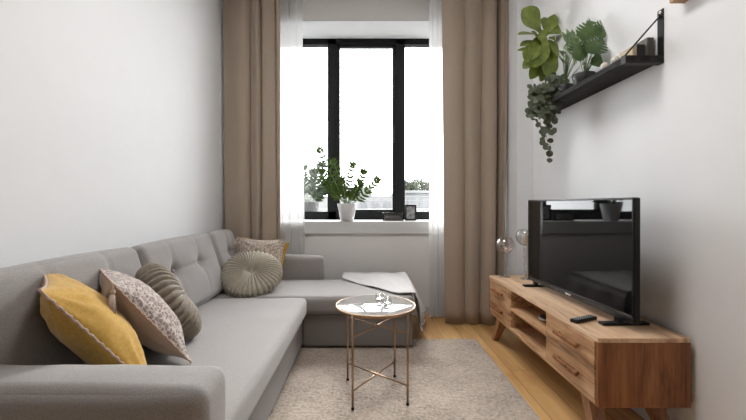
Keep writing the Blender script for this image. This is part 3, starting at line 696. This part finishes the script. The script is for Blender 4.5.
# ------------------------------------------------------------------ wall shelf
SX0, SX1, SY0, SY1, SZ0, SZ1 = 1.31, 1.4995, 1.895, 3.01, 1.873, 1.905
sh = empty('wall_shelf', (SX1, SY0, SZ0), label='long dark wood shelf on black triangular brackets high on the right wall', cat='shelf')
o = sh.location
bm = boxes((SX0-SX1, -0.0065, 0.0, SY1-SY0, 0, SZ1-SZ0)); bevel(obj('shelf_board', bm, M['shelfwood'], sh, smooth=False), 0.002)
for yy in (-0.0045, SY1-SY0+0.0005):
    bm = bmesh.new(); t = 0.004; w_ = 0.026; y0, y1 = yy, yy+t
    yb0, yb1 = (-0.002, 0.034) if yy < 0 else (yy-0.034, yy+0.002); ym = (yb0+yb1)/2
    box(bm, -0.006, -0.0005, yb0, yb1, -0.004, 0.268)                # wall strap
    box(bm, SX0-SX1-0.004, -0.0005, yb0, yb1, -0.008, -0.0005)        # under the board
    box(bm, SX0-SX1-0.0045, SX0-SX1-0.0005, yb0, yb1, -0.008, 0.036)
    hexa(bm, [(SX0-SX1-0.0045, ym-0.007, 0.03), (SX0-SX1-0.0045, ym+0.007, 0.03), (SX0-SX1+0.003, ym+0.007, 0.03), (SX0-SX1+0.003, ym-0.007, 0.03)],
         [(-0.012, ym-0.007, 0.236), (-0.012, ym+0.007, 0.236), (-0.005, ym+0.007, 0.236), (-0.005, ym-0.007, 0.236)])
    br_ = obj('bracket', bm, M['blackmetal'], sh, smooth=False)
    bm = bmesh.new()
    for zz in (0.255,): lathe(bm, [(0, 0.004), (0.007, 0.003), (0.009, 0)], 14)
    bm.transform(Matrix.Rotation(-PI/2, 4, 'Y')); moved(bm, (-0.006, (yb0+yb1)/2, 0.255)); obj('screw', bm, M['silver'], br_)
# things on the shelf, near end
def book(label, x, y, t, dp, h, col):
    e = empty('book', (x, y, SZ1+0.001), label=label, cat='book', group='books on the wall shelf'); cm = mat('book_cover', col, 0.6)
    obj('cover', boxes((0, 0.002, 0, dp, 0, h), (t-0.002, t, 0, dp, 0, h), (0, t, -0.002, 0.001, 0, h)), cm, e, smooth=False)
    obj('pages', boxes((0.002, t-0.002, 0.001, dp-0.004, 0.003, h-0.004)), M['paper'], e, smooth=False)
book('slim grey book standing against the wall at the near end of the wall shelf', 1.474, 1.95, 0.016, 0.14, 0.112, (0.20, 0.185, 0.17))
book('grey-brown book standing second from the wall on the wall shelf', 1.452, 1.945, 0.018, 0.13, 0.110, (0.13, 0.115, 0.10))
book('thick black book standing in the middle of the shelf row', 1.412, 1.955, 0.034, 0.12, 0.078, (0.018, 0.017, 0.017))
book('small cream book nearest the front edge of the wall shelf', 1.388, 1.96, 0.020, 0.10, 0.074, (0.55, 0.45, 0.30))
for i, (x, y, s, lb) in enumerate(((1.335, 2.02, 0.020, 'small white shell on the front edge of the wall shelf near the diagonal bracket'), (1.34, 2.12, 0.022, 'small cream shell on the wall shelf, the one farther from the bracket'))):
    bm = bmesh.new(); lathe(bm, [(0, 0), (s*0.6, 0.002), (s, s*0.7), (s*0.75, s*1.3), (s*0.3, s*1.8), (0, s*1.9)], 20, fn=lambda p, a, j: p*(1+0.12*math.sin(7*a))); bm.transform(Matrix.Rotation(0.2, 4, 'X'))
    tag(obj('shell', bm, M['paper'], loc=(x, y, SZ1+0.004)), lb, 'shell')
# wooden ledge above
e = obj('wooden_box_shelf', boxes((-0.07, -0.0005, -0.42, 0, 0, 0.02), (-0.07, -0.0005, -0.42, -0.40, 0.02, 0.16), (-0.07, -0.0005, -0.02, 0, 0.02, 0.16), (-0.07, -0.0005, -0.42, 0, 0.16, 0.18)), M['oak'], smooth=False, loc=(1.5, 1.774, 2.10)); bevel(e, 0.002)
tag(e, 'brown wooden box shelf on the right wall cut off by the top of the picture', 'shelf')

# ------------------------------------------------------------------ plants
def leaf(bm, base, d, up, L, W, shape, droop=0.25, fold=0.15, n=8, cuts=None):
    d = Vector(d).normalized(); up = Vector(up); side = d.cross(up)
    if side.length < 1e-3: side = d.orthogonal()
    side.normalize(); nn = side.cross(d).normalized(); p = Vector(base); prev = None; dirv = d.copy()
    for i in range(n+1):
        t = i/n; wv = W*shape(t); tilt = droop*t
        dirv = (d*math.cos(tilt)-nn*math.sin(tilt)); n2 = nn*math.cos(tilt)+d*math.sin(tilt)
        if i: p = p+dirv*(L/n)
        wl = wr_ = wv
        if cuts and 0 < i < n: 
            if i % 2: wl *= cuts; wr_ *= cuts
        row = [bm.verts.new(p-side*wl+n2*fold*wl), bm.verts.new(p-side*wl*0.5+n2*fold*wl*0.35), bm.verts.new(p), bm.verts.new(p+side*wr_*0.5+n2*fold*wr_*0.35), bm.verts.new(p+side*wr_+n2*fold*wr_)]
        if prev:
            for k in range(4): bm.faces.new((prev[k], prev[k+1], row[k+1], row[k]))
        prev = row
    return p
oval = lambda t: max(0.02, math.sin(PI*t**0.85))**0.8*0.5
pointed = lambda t: max(0.02, math.sin(PI*t**0.7))*(1-0.25*t)*0.5
obov = lambda t: (0.10+0.9*math.sin(PI*min(1, t**1.5*0.93+0.03)))*0.5*(1.0 if t < 0.97 else 0.6)
roundl = lambda t: max(0.03, math.sqrt(max(0, 1-(2*t-1)**2)))*0.5
def bez(a, b, c, n=12):
    a, b, c = Vector(a), Vector(b), Vector(c); return [a*(1-t)**2+b*2*t*(1-t)+c*t*t for t in [i/n for i in range(n+1)]]
def pot(e, rb, rt, h, m, soil=True):
    bm = bmesh.new(); lathe(bm, [(0, 0.0005), (rb*0.9, 0.0005), (rb, 0.006), (rb+(rt-rb)*0.55, h*0.55), (rt, h-0.004), (rt-0.003, h), (rt-0.008, h-0.002), (rt-0.011, h*0.86), (0, h*0.86)], 40); pt = obj('pot', bm, m, e)
    bm = bmesh.new(); lathe(bm, [(0, h*0.90), (rt*0.5, h*0.895), (rt-0.012, h*0.87)], 28, fn=lambda p, a, j: p+Vector((0, 0, 0.004*math.sin(a*5+j)))); obj('soil', bm, M['soil'], e)
def zz_plant(e, stems, h0, Lf, Wf, seed, m=None, r0=0.006):
    rnd = random.Random(seed); lb, sb = bmesh.new(), bmesh.new()
    for (tip, bow) in stems:
        base = Vector((rnd.uniform(-0.02, 0.02), rnd.uniform(-0.02, 0.02), h0)); tip = Vector(tip); mid = base.lerp(tip, 0.5)+Vector(bow)
        pts = bez(base, mid, tip, 22); tube(sb, pts, r0, 7, r0*0.35)
        tot = len(pts)
        for i in range(6, tot):
            d = (pts[i]-pts[i-1]).normalized(); s = d.cross(Vector((0, 1, 0.15)))
            s.normalize(); t = i/tot
            if i % 2 and i < tot-2: continue
            for sg in (-1, 1):
                dd = d*0.62+s*sg*0.80+Vector((rnd.uniform(-.2, .2), rnd.uniform(-.5, .3), rnd.uniform(-.1, .25)))
                leaf(lb, pts[i], dd, Vector((0.5*sg+rnd.uniform(-.3, .3), -1, rnd.uniform(0.1, 0.7))), Lf*(1.15-0.35*t)*rnd.uniform(0.85, 1.1), Wf*rnd.uniform(0.85, 1.1), pointed, 0.3, 0.25, 6)
        leaf(lb, pts[-1], (pts[-1]-pts[-2]), (0, -1, 0.3), Lf*0.75, Wf*0.8, pointed, 0.2, 0.2, 6)
    obj('foliage', lb, m or M['leaf_zz'], e, recalc=False); obj('stem', sb, M['stem'], e)
YP = 3.96; pl = empty('potted_plant', (rx(347, YP), YP, WZ0), label='leafy green plant with arching stems in a pale grey pot on the window sill', cat='plant')
pot(pl, 0.070, 0.104, 0.185, M['potwhite'])
def T_(px, py, dy=0): q = P(px, py, YP+dy); return q-Vector(pl.location)
zz_plant(pl, [(T_(320, 150, -0.06), (-0.06, 0, 0.08)), (T_(322, 172, 0.05), (-0.05, 0, 0.03)), (T_(353, 165, 0.05), (-0.03, 0, 0.02)), (T_(364, 172, -0.05), (0.02, 0, 0.0)),
    (T_(377, 180, 0.02), (0.02, 0, -0.03)), (T_(334, 162, 0.03), (-0.02, 0, 0.03)), (T_(342, 180, -0.08), (0, 0, 0)), (T_(326, 184, -0.02), (-0.04, 0, 0.02)), (T_(360, 184, 0.0), (-0.0, 0, 0))], 0.16, 0.082, 0.034, 5)
YO = 4.62; pl2 = empty('potted_plant', (rx(310, YO), YO, 0.985), label='leafy plant in a grey concrete pot outside the left window pane', cat='plant')
pot(pl2, 0.09, 0.12, 0.20, M['concrete'])
def T2(px, py, dy=0): q = P(px, py, YO+dy); return q-Vector(pl2.location)
zz_plant(pl2, [(T2(322, 165), (0.0, 0, 0.05)), (T2(303, 168), (-0.04, 0, 0.02)), (T2(325, 184), (0.03, 0, 0.02)), (T2(293, 172), (-0.05, 0, 0)), (T2(314, 172, 0.05), (0, 0, 0)), (T2(288, 180, 0.05), (0, 0, 0)), (T2(325, 190, 0.05), (0, 0, 0.02))], 0.17, 0.11, 0.048, 8, m=M['leaf_out'])
struct('trim_3', boxes((WX0-0.05, WX1+0.05, YW+0.10, YW+0.50, 0.93, 0.984)), M['white'])
# sill things
YS = 4.05
fo = empty('picture_frame', (rx(410.5, YS), YS, WZ0), label='small black picture frame standing on the window sill by the right sheer curtain', cat='picture frame'); fo.rotation_euler = (0, 0, 0.1)
fb = [(-0.062, 0.062, -0.012, 0, 0.001, 0.018), (-0.062, 0.062, -0.012, 0, 0.155, 0.172), (-0.062, -0.046, -0.012, 0, 0.018, 0.155), (0.046, 0.062, -0.012, 0, 0.018, 0.155), (-0.055, 0.055, -0.002, 0.004, 0.01, 0.165)]
tb = boxes(*fb); box(tb, -0.01, 0.01, 0.0, 0.004, 0.06, 0.14); hexa(tb, [(-0.012, 0.055, 0.001), (0.012, 0.055, 0.001), (0.012, 0.060, 0.001), (-0.012, 0.060, 0.001)], [(-0.012, 0.002, 0.13), (0.012, 0.002, 0.13), (0.012, 0.006, 0.13), (-0.012, 0.006, 0.13)])
obj('frame', tb, M['frame'], fo, smooth=False)
obj('picture', boxes((-0.046, 0.046, -0.005, -0.0025, 0.018, 0.155)), noisy('grey_photo', (0.05, 0.05, 0.05), (0.35, 0.35, 0.35), 25, 0.4, 0), fo, smooth=False)
tr = empty('glass_box', (rx(393, YS), YS, WZ0), label='low clear glass box with black metal edges on the sill left of the picture frame', cat='box')
bx = []; hx, hy, hz, t = 0.105, 0.05, 0.088, 0.005
for sx in (-1, 1):
    for sy in (-1, 1): bx.append((sx*hx-t, sx*hx+t, sy*hy-t, sy*hy+t, 0.001, hz))
for sy in (-1, 1): bx += [(-hx, hx, sy*hy-t, sy*hy+t, 0.001, 0.011), (-hx, hx, sy*hy-t, sy*hy+t, hz-0.008, hz)]
for sx in (-1, 1): bx += [(sx*hx-t, sx*hx+t, -hy, hy, 0.001, 0.011), (sx*hx-t, sx*hx+t, -hy, hy, hz-0.008, hz)]
obj('edge_frame', boxes(*bx), M['frame'], tr, smooth=False)
obj('glass_panel', boxes((-hx, hx, -hy, -hy+0.002, 0.01, hz-0.006), (-hx, hx, hy-0.002, hy, 0.01, hz-0.006), (-hx, hx, -hy, hy, hz-0.004, hz-0.002)), M['glass'], tr, smooth=False)
tb = boxes((-0.085, 0.085, -0.035, 0.035, 0.012, 0.034), (-0.08, 0.07, -0.033, 0.033, 0.036, 0.050)); bevel(tag(obj('closed_book', tb, mat('dark_cover', (0.06, 0.06, 0.065), 0.5), smooth=False, loc=(rx(393, YS), YS, WZ0)), 'dark closed book lying inside the glass box', 'book'), 0.003)

def clampx(bm, lim):
    for v in bm.verts:
        if v.co.x > lim-0.02: v.co.x = lim-0.02+0.02*(1-math.exp(-(v.co.x-lim+0.02)/0.06))
# shelf plants --- fiddle leaf fig
def shelf_pos(px, X): return X*FPX/(px-VX)
def rel(e, px, py, Y): return P(px, py, Y)-Vector(e.location)
yF = 2.93; fg = empty('fiddle_leaf_fig', (1.415, yF, SZ1), label='tall light green fiddle leaf fig at the far end of the wall shelf', cat='plant')
pot(fg, 0.045, 0.060, 0.095, M['potdark'])
sb, lb = bmesh.new(), bmesh.new(); tube(sb, bez((0, 0, 0.08), (-0.02, 0, 0.2), rel(fg, 540, 40, yF), 10), 0.0055, 8, 0.004); tube(sb, bez((0, 0, 0.08), (0.0, 0, 0.2), rel(fg, 552, 50, yF), 10), 0.005, 8, 0.004)
for (bx_, by_, tx, ty, W, nrm, dy) in (
    (540, 32, 527, 8, 0.20, (0.2, -1, 0.1), -0.08), (545, 34, 560, 11, 0.12, (-0.6, -1, 0.3), 0.0), (541, 36, 521, 30, 0.12, (0, -0.7, 1), -0.05),
    (541, 42, 522, 42, 0.11, (0, -0.8, 0.9), -0.02), (540, 38, 528, 56, 0.13, (-0.3, -1, 0.4), -0.09), (543, 30, 538, 60, 0.17, (0, -1, 0.2), -0.12), (548, 34, 568, 26, 0.12, (0, -1, 0.6), -0.06),
    (548, 40, 566, 54, 0.13, (0.2, -1, 0.3), -0.07), (550, 40, 552, 72, 0.15, (0.1, -1, 0.1), -0.09), (551, 50, 545, 78, 0.12, (0.3, -1, 0.1), -0.03), (549, 38, 570, 40, 0.11, (0, -1, 0.5), 0.02),
    (541, 52, 524, 66, 0.09, (0, -1, 0.4), 0.02), (538, 50, 519, 47, 0.06, (0, -1, 0.8), 0.03), (545, 54, 533, 76, 0.10, (0.1, -1, 0.2), -0.02), (546, 36, 548, 14, 0.10, (0, -1, 0.3), 0.06), (543, 46, 536, 30, 0.10, (0, -1, 0.7), -0.10)):
    a = rel(fg, bx_, by_, yF); b = rel(fg, tx, ty, yF+dy); leaf(lb, a, b-a, nrm, (b-a).length*1.06, W, obov, 0.35, 0.16, 10)
clampx(lb, 1.492-fg.location.x); obj('foliage', lb, M['leaf_fig'], fg, recalc=False); obj('stem', sb, M['bark'], fg)
# variegated plant in a dark pot
yV = 2.66; vg = empty('variegated_plant', (1.402, yV, SZ1), label='small plant with pale variegated leaves in a black pot between fig and monstera', cat='plant')
pot(vg, 0.044, 0.058, 0.090, M['potdark']); rnd = random.Random(12); sb, lb = bmesh.new(), bmesh.new()
for k in range(34):
    px = rnd.uniform(560, 582); py = rnd.uniform(36, 66); q = rel(vg, px, py, yV+rnd.uniform(-0.08, 0.05)); pts = bez((0, 0, 0.075), Vector((q.x*0.3, q.y*0.3, q.z*0.7)), q, 6); tube(sb, pts, 0.0018, 5, 0.001)
    d = (pts[-1]-pts[-2]).normalized()+Vector((rnd.uniform(-.8, .8), -0.5, rnd.uniform(-.6, .2))); leaf(lb, q, d, (rnd.uniform(-.3, .3), -1, 0.6), rnd.uniform(0.06, 0.09), 0.05, pointed, 0.6, 0.15, 6)
obj('foliage', lb, M['leaf_pale'], vg, recalc=False); obj('stem', sb, M['stem'], vg)
# monstera
yM = 2.43; mo = empty('monstera', (1.405, yM, SZ1), label='deep green monstera with split leaves in the middle of the wall shelf', cat='plant')
pot(mo, 0.052, 0.070, 0.088, M['potdark']); sb, lb = bmesh.new(), bmesh.new()
def mleaf(bm, base, d, nrm, L, W):
    """heart shaped leaf whose margin is slit between broad fingers"""
    d = Vector(d).normalized(); side = d.cross(Vector(nrm)).normalized(); nn = side.cross(d).normalized(); mid = []; n = 14
    def mp(u, v):                                            # u along, v across (-1..1)
        return Vector(base)+d*L*(u-0.25*u*u*0.3)+side*v*W*0.5+nn*(0.10*abs(v)*W-0.30*L*u*u-0.06*W*v*v)
    for sg in (-1, 1):
        nf = 6
        for k in range(nf):
            u0 = k/nf*0.86; u1 = u0+0.86/nf*0.98
            wv = math.sin(PI*min(1, (u0+0.16)**0.75))**0.7; lift = 0.16
            c = [mp(u0, 0), mp(u1, 0), mp(u1+lift*0.5, sg*wv*0.5), mp(u0+lift*0.36, sg*wv*0.5)]
            du = (u1-u0)*0.24
            c[2] = mp(u1+lift*0.4, sg*wv*0.38); c[3] = mp(u0+lift*0.30, sg*wv*0.38)
            tip = [mp(u1+lift*1.0-du, sg*wv*0.86), mp(u1+lift*1.25-du, sg*wv*1.05), mp(u0+lift*0.85+du, sg*wv*0.90)]
            V = [bm.verts.new(p) for p in c+tip]
            f = [V[0], V[1], V[2], V[3]]; bm.faces.new(f if sg < 0 else f[::-1]); f = [V[3], V[2], V[4], V[5], V[6]]; bm.faces.new(f if sg < 0 else f[::-1])
        V = [bm.verts.new(p) for p in (mp(0.84, 0), mp(1.05, 0), mp(1.0, sg*0.35), mp(0.94, sg*0.42))]; bm.faces.new(V if sg < 0 else V[::-1])
for (tx, ty, dx, dz, nrm, W, dy) in ((584, 40, 0.35, 1.0, (-0.3, -1, 0.4), 0.13, -0.05), (598, 36, 0.7, 0.75, (0.1, -1, 0.5), 0.13, -0.08), (602, 42, 1.0, 0.7, (0, -1, 0.6), 0.13, -0.05), (588, 52, 0.6, 0.6, (-0.2, -1, 0.3), 0.15, -0.11),
        (596, 56, 1.0, 0.25, (0, -1, 0.5), 0.12, -0.03), (604, 50, 1.0, 0.45, (0.1, -1, 0.7), 0.11, 0.03), (580, 60, -0.1, 0.7, (0, -1, 0.4), 0.12, -0.09), (590, 34, 0.5, 0.9, (0, -1, 0.4), 0.11, 0.05),
        (592, 64, 0.8, 0.3, (0, -1, 0.5), 0.11, -0.08), (603, 34, 0.9, 0.7, (0.2, -1, 0.5), 0.11, 0.04)):
    a = rel(mo, tx, ty, yM+dy); tube(sb, bez((0, 0, 0.075), Vector((a.x*0.35, a.y*0.4, a.z*0.6)), a, 8), 0.003, 6, 0.002); mleaf(lb, a-Vector((dx, 0, dz)).normalized()*0.01, (dx, -0.1, dz), nrm, 0.165, W*1.1)
clampx(lb, 1.492-mo.location.x); obj('foliage', lb, M['leaf_mon'], mo, recalc=False); obj('stem', sb, M['stem'], mo)
# trailing plant
yT = 2.80; tp = empty('trailing_plant', (1.365, yT, SZ1), label='grey-green trailing vine hanging down over the far end of the wall shelf', cat='plant')
pot(tp, 0.036, 0.048, 0.065, M['potdark']); rnd = random.Random(21); sb, lb = bmesh.new(), bmesh.new()
def vleaf(p, d, s): leaf(lb, p, d, (rnd.uniform(-.4, .4), -1, rnd.uniform(0, .9)), s, s*0.92, roundl, 0.3, 0.10, 6)
for (ex, ey, dy, bow) in ((549, 158, -0.10, 545), (545, 148, -0.13, 548), (534, 118, -0.05, 536), (531, 112, 0.0, 534), (541, 134, -0.12, 542), (552, 128, -0.12, 556), (555, 112, -0.14, 558), (538, 112, 0.05, 538), (547, 120, -0.12, 550)):
    q = rel(tp, ex, ey, yT+dy); m0 = rel(tp, bow, 86, yT+dy); pts = bez((0, 0, 0.055), Vector((m0.x*1.5, m0.y, 0.10)), Vector((m0.x, m0.y, m0.z-0.02)), 6)[:-1]+bez(Vector((m0.x, m0.y, m0.z-0.02)), Vector(((m0.x+q.x)/2-0.02, q.y, (m0.z+q.z)/2)), q, 12)
    tube(sb, pts, 0.0016, 5, 0.001)
    for i in range(1, len(pts)):
        for s in range(2 if i % 2 else 1):
            vleaf(pts[i]+Vector((rnd.uniform(-.012, .012), rnd.uniform(-.02, .02), 0)), Vector((rnd.uniform(-1, 1), rnd.uniform(-0.8, 0.2), rnd.uniform(-0.9, 0.4))), rnd.uniform(0.034, 0.052))
for k in range(60):
    q = rel(tp, rnd.uniform(545, 566), rnd.uniform(76, 92), yT+rnd.uniform(-0.12, 0.05)); vleaf(q, Vector((rnd.uniform(-1, 1), -0.3, rnd.uniform(-0.6, 0.6))), rnd.uniform(0.03, 0.046))
obj('foliage', lb, M['leaf_vine'], tp, recalc=False); obj('stem', sb, M['bark'], tp)
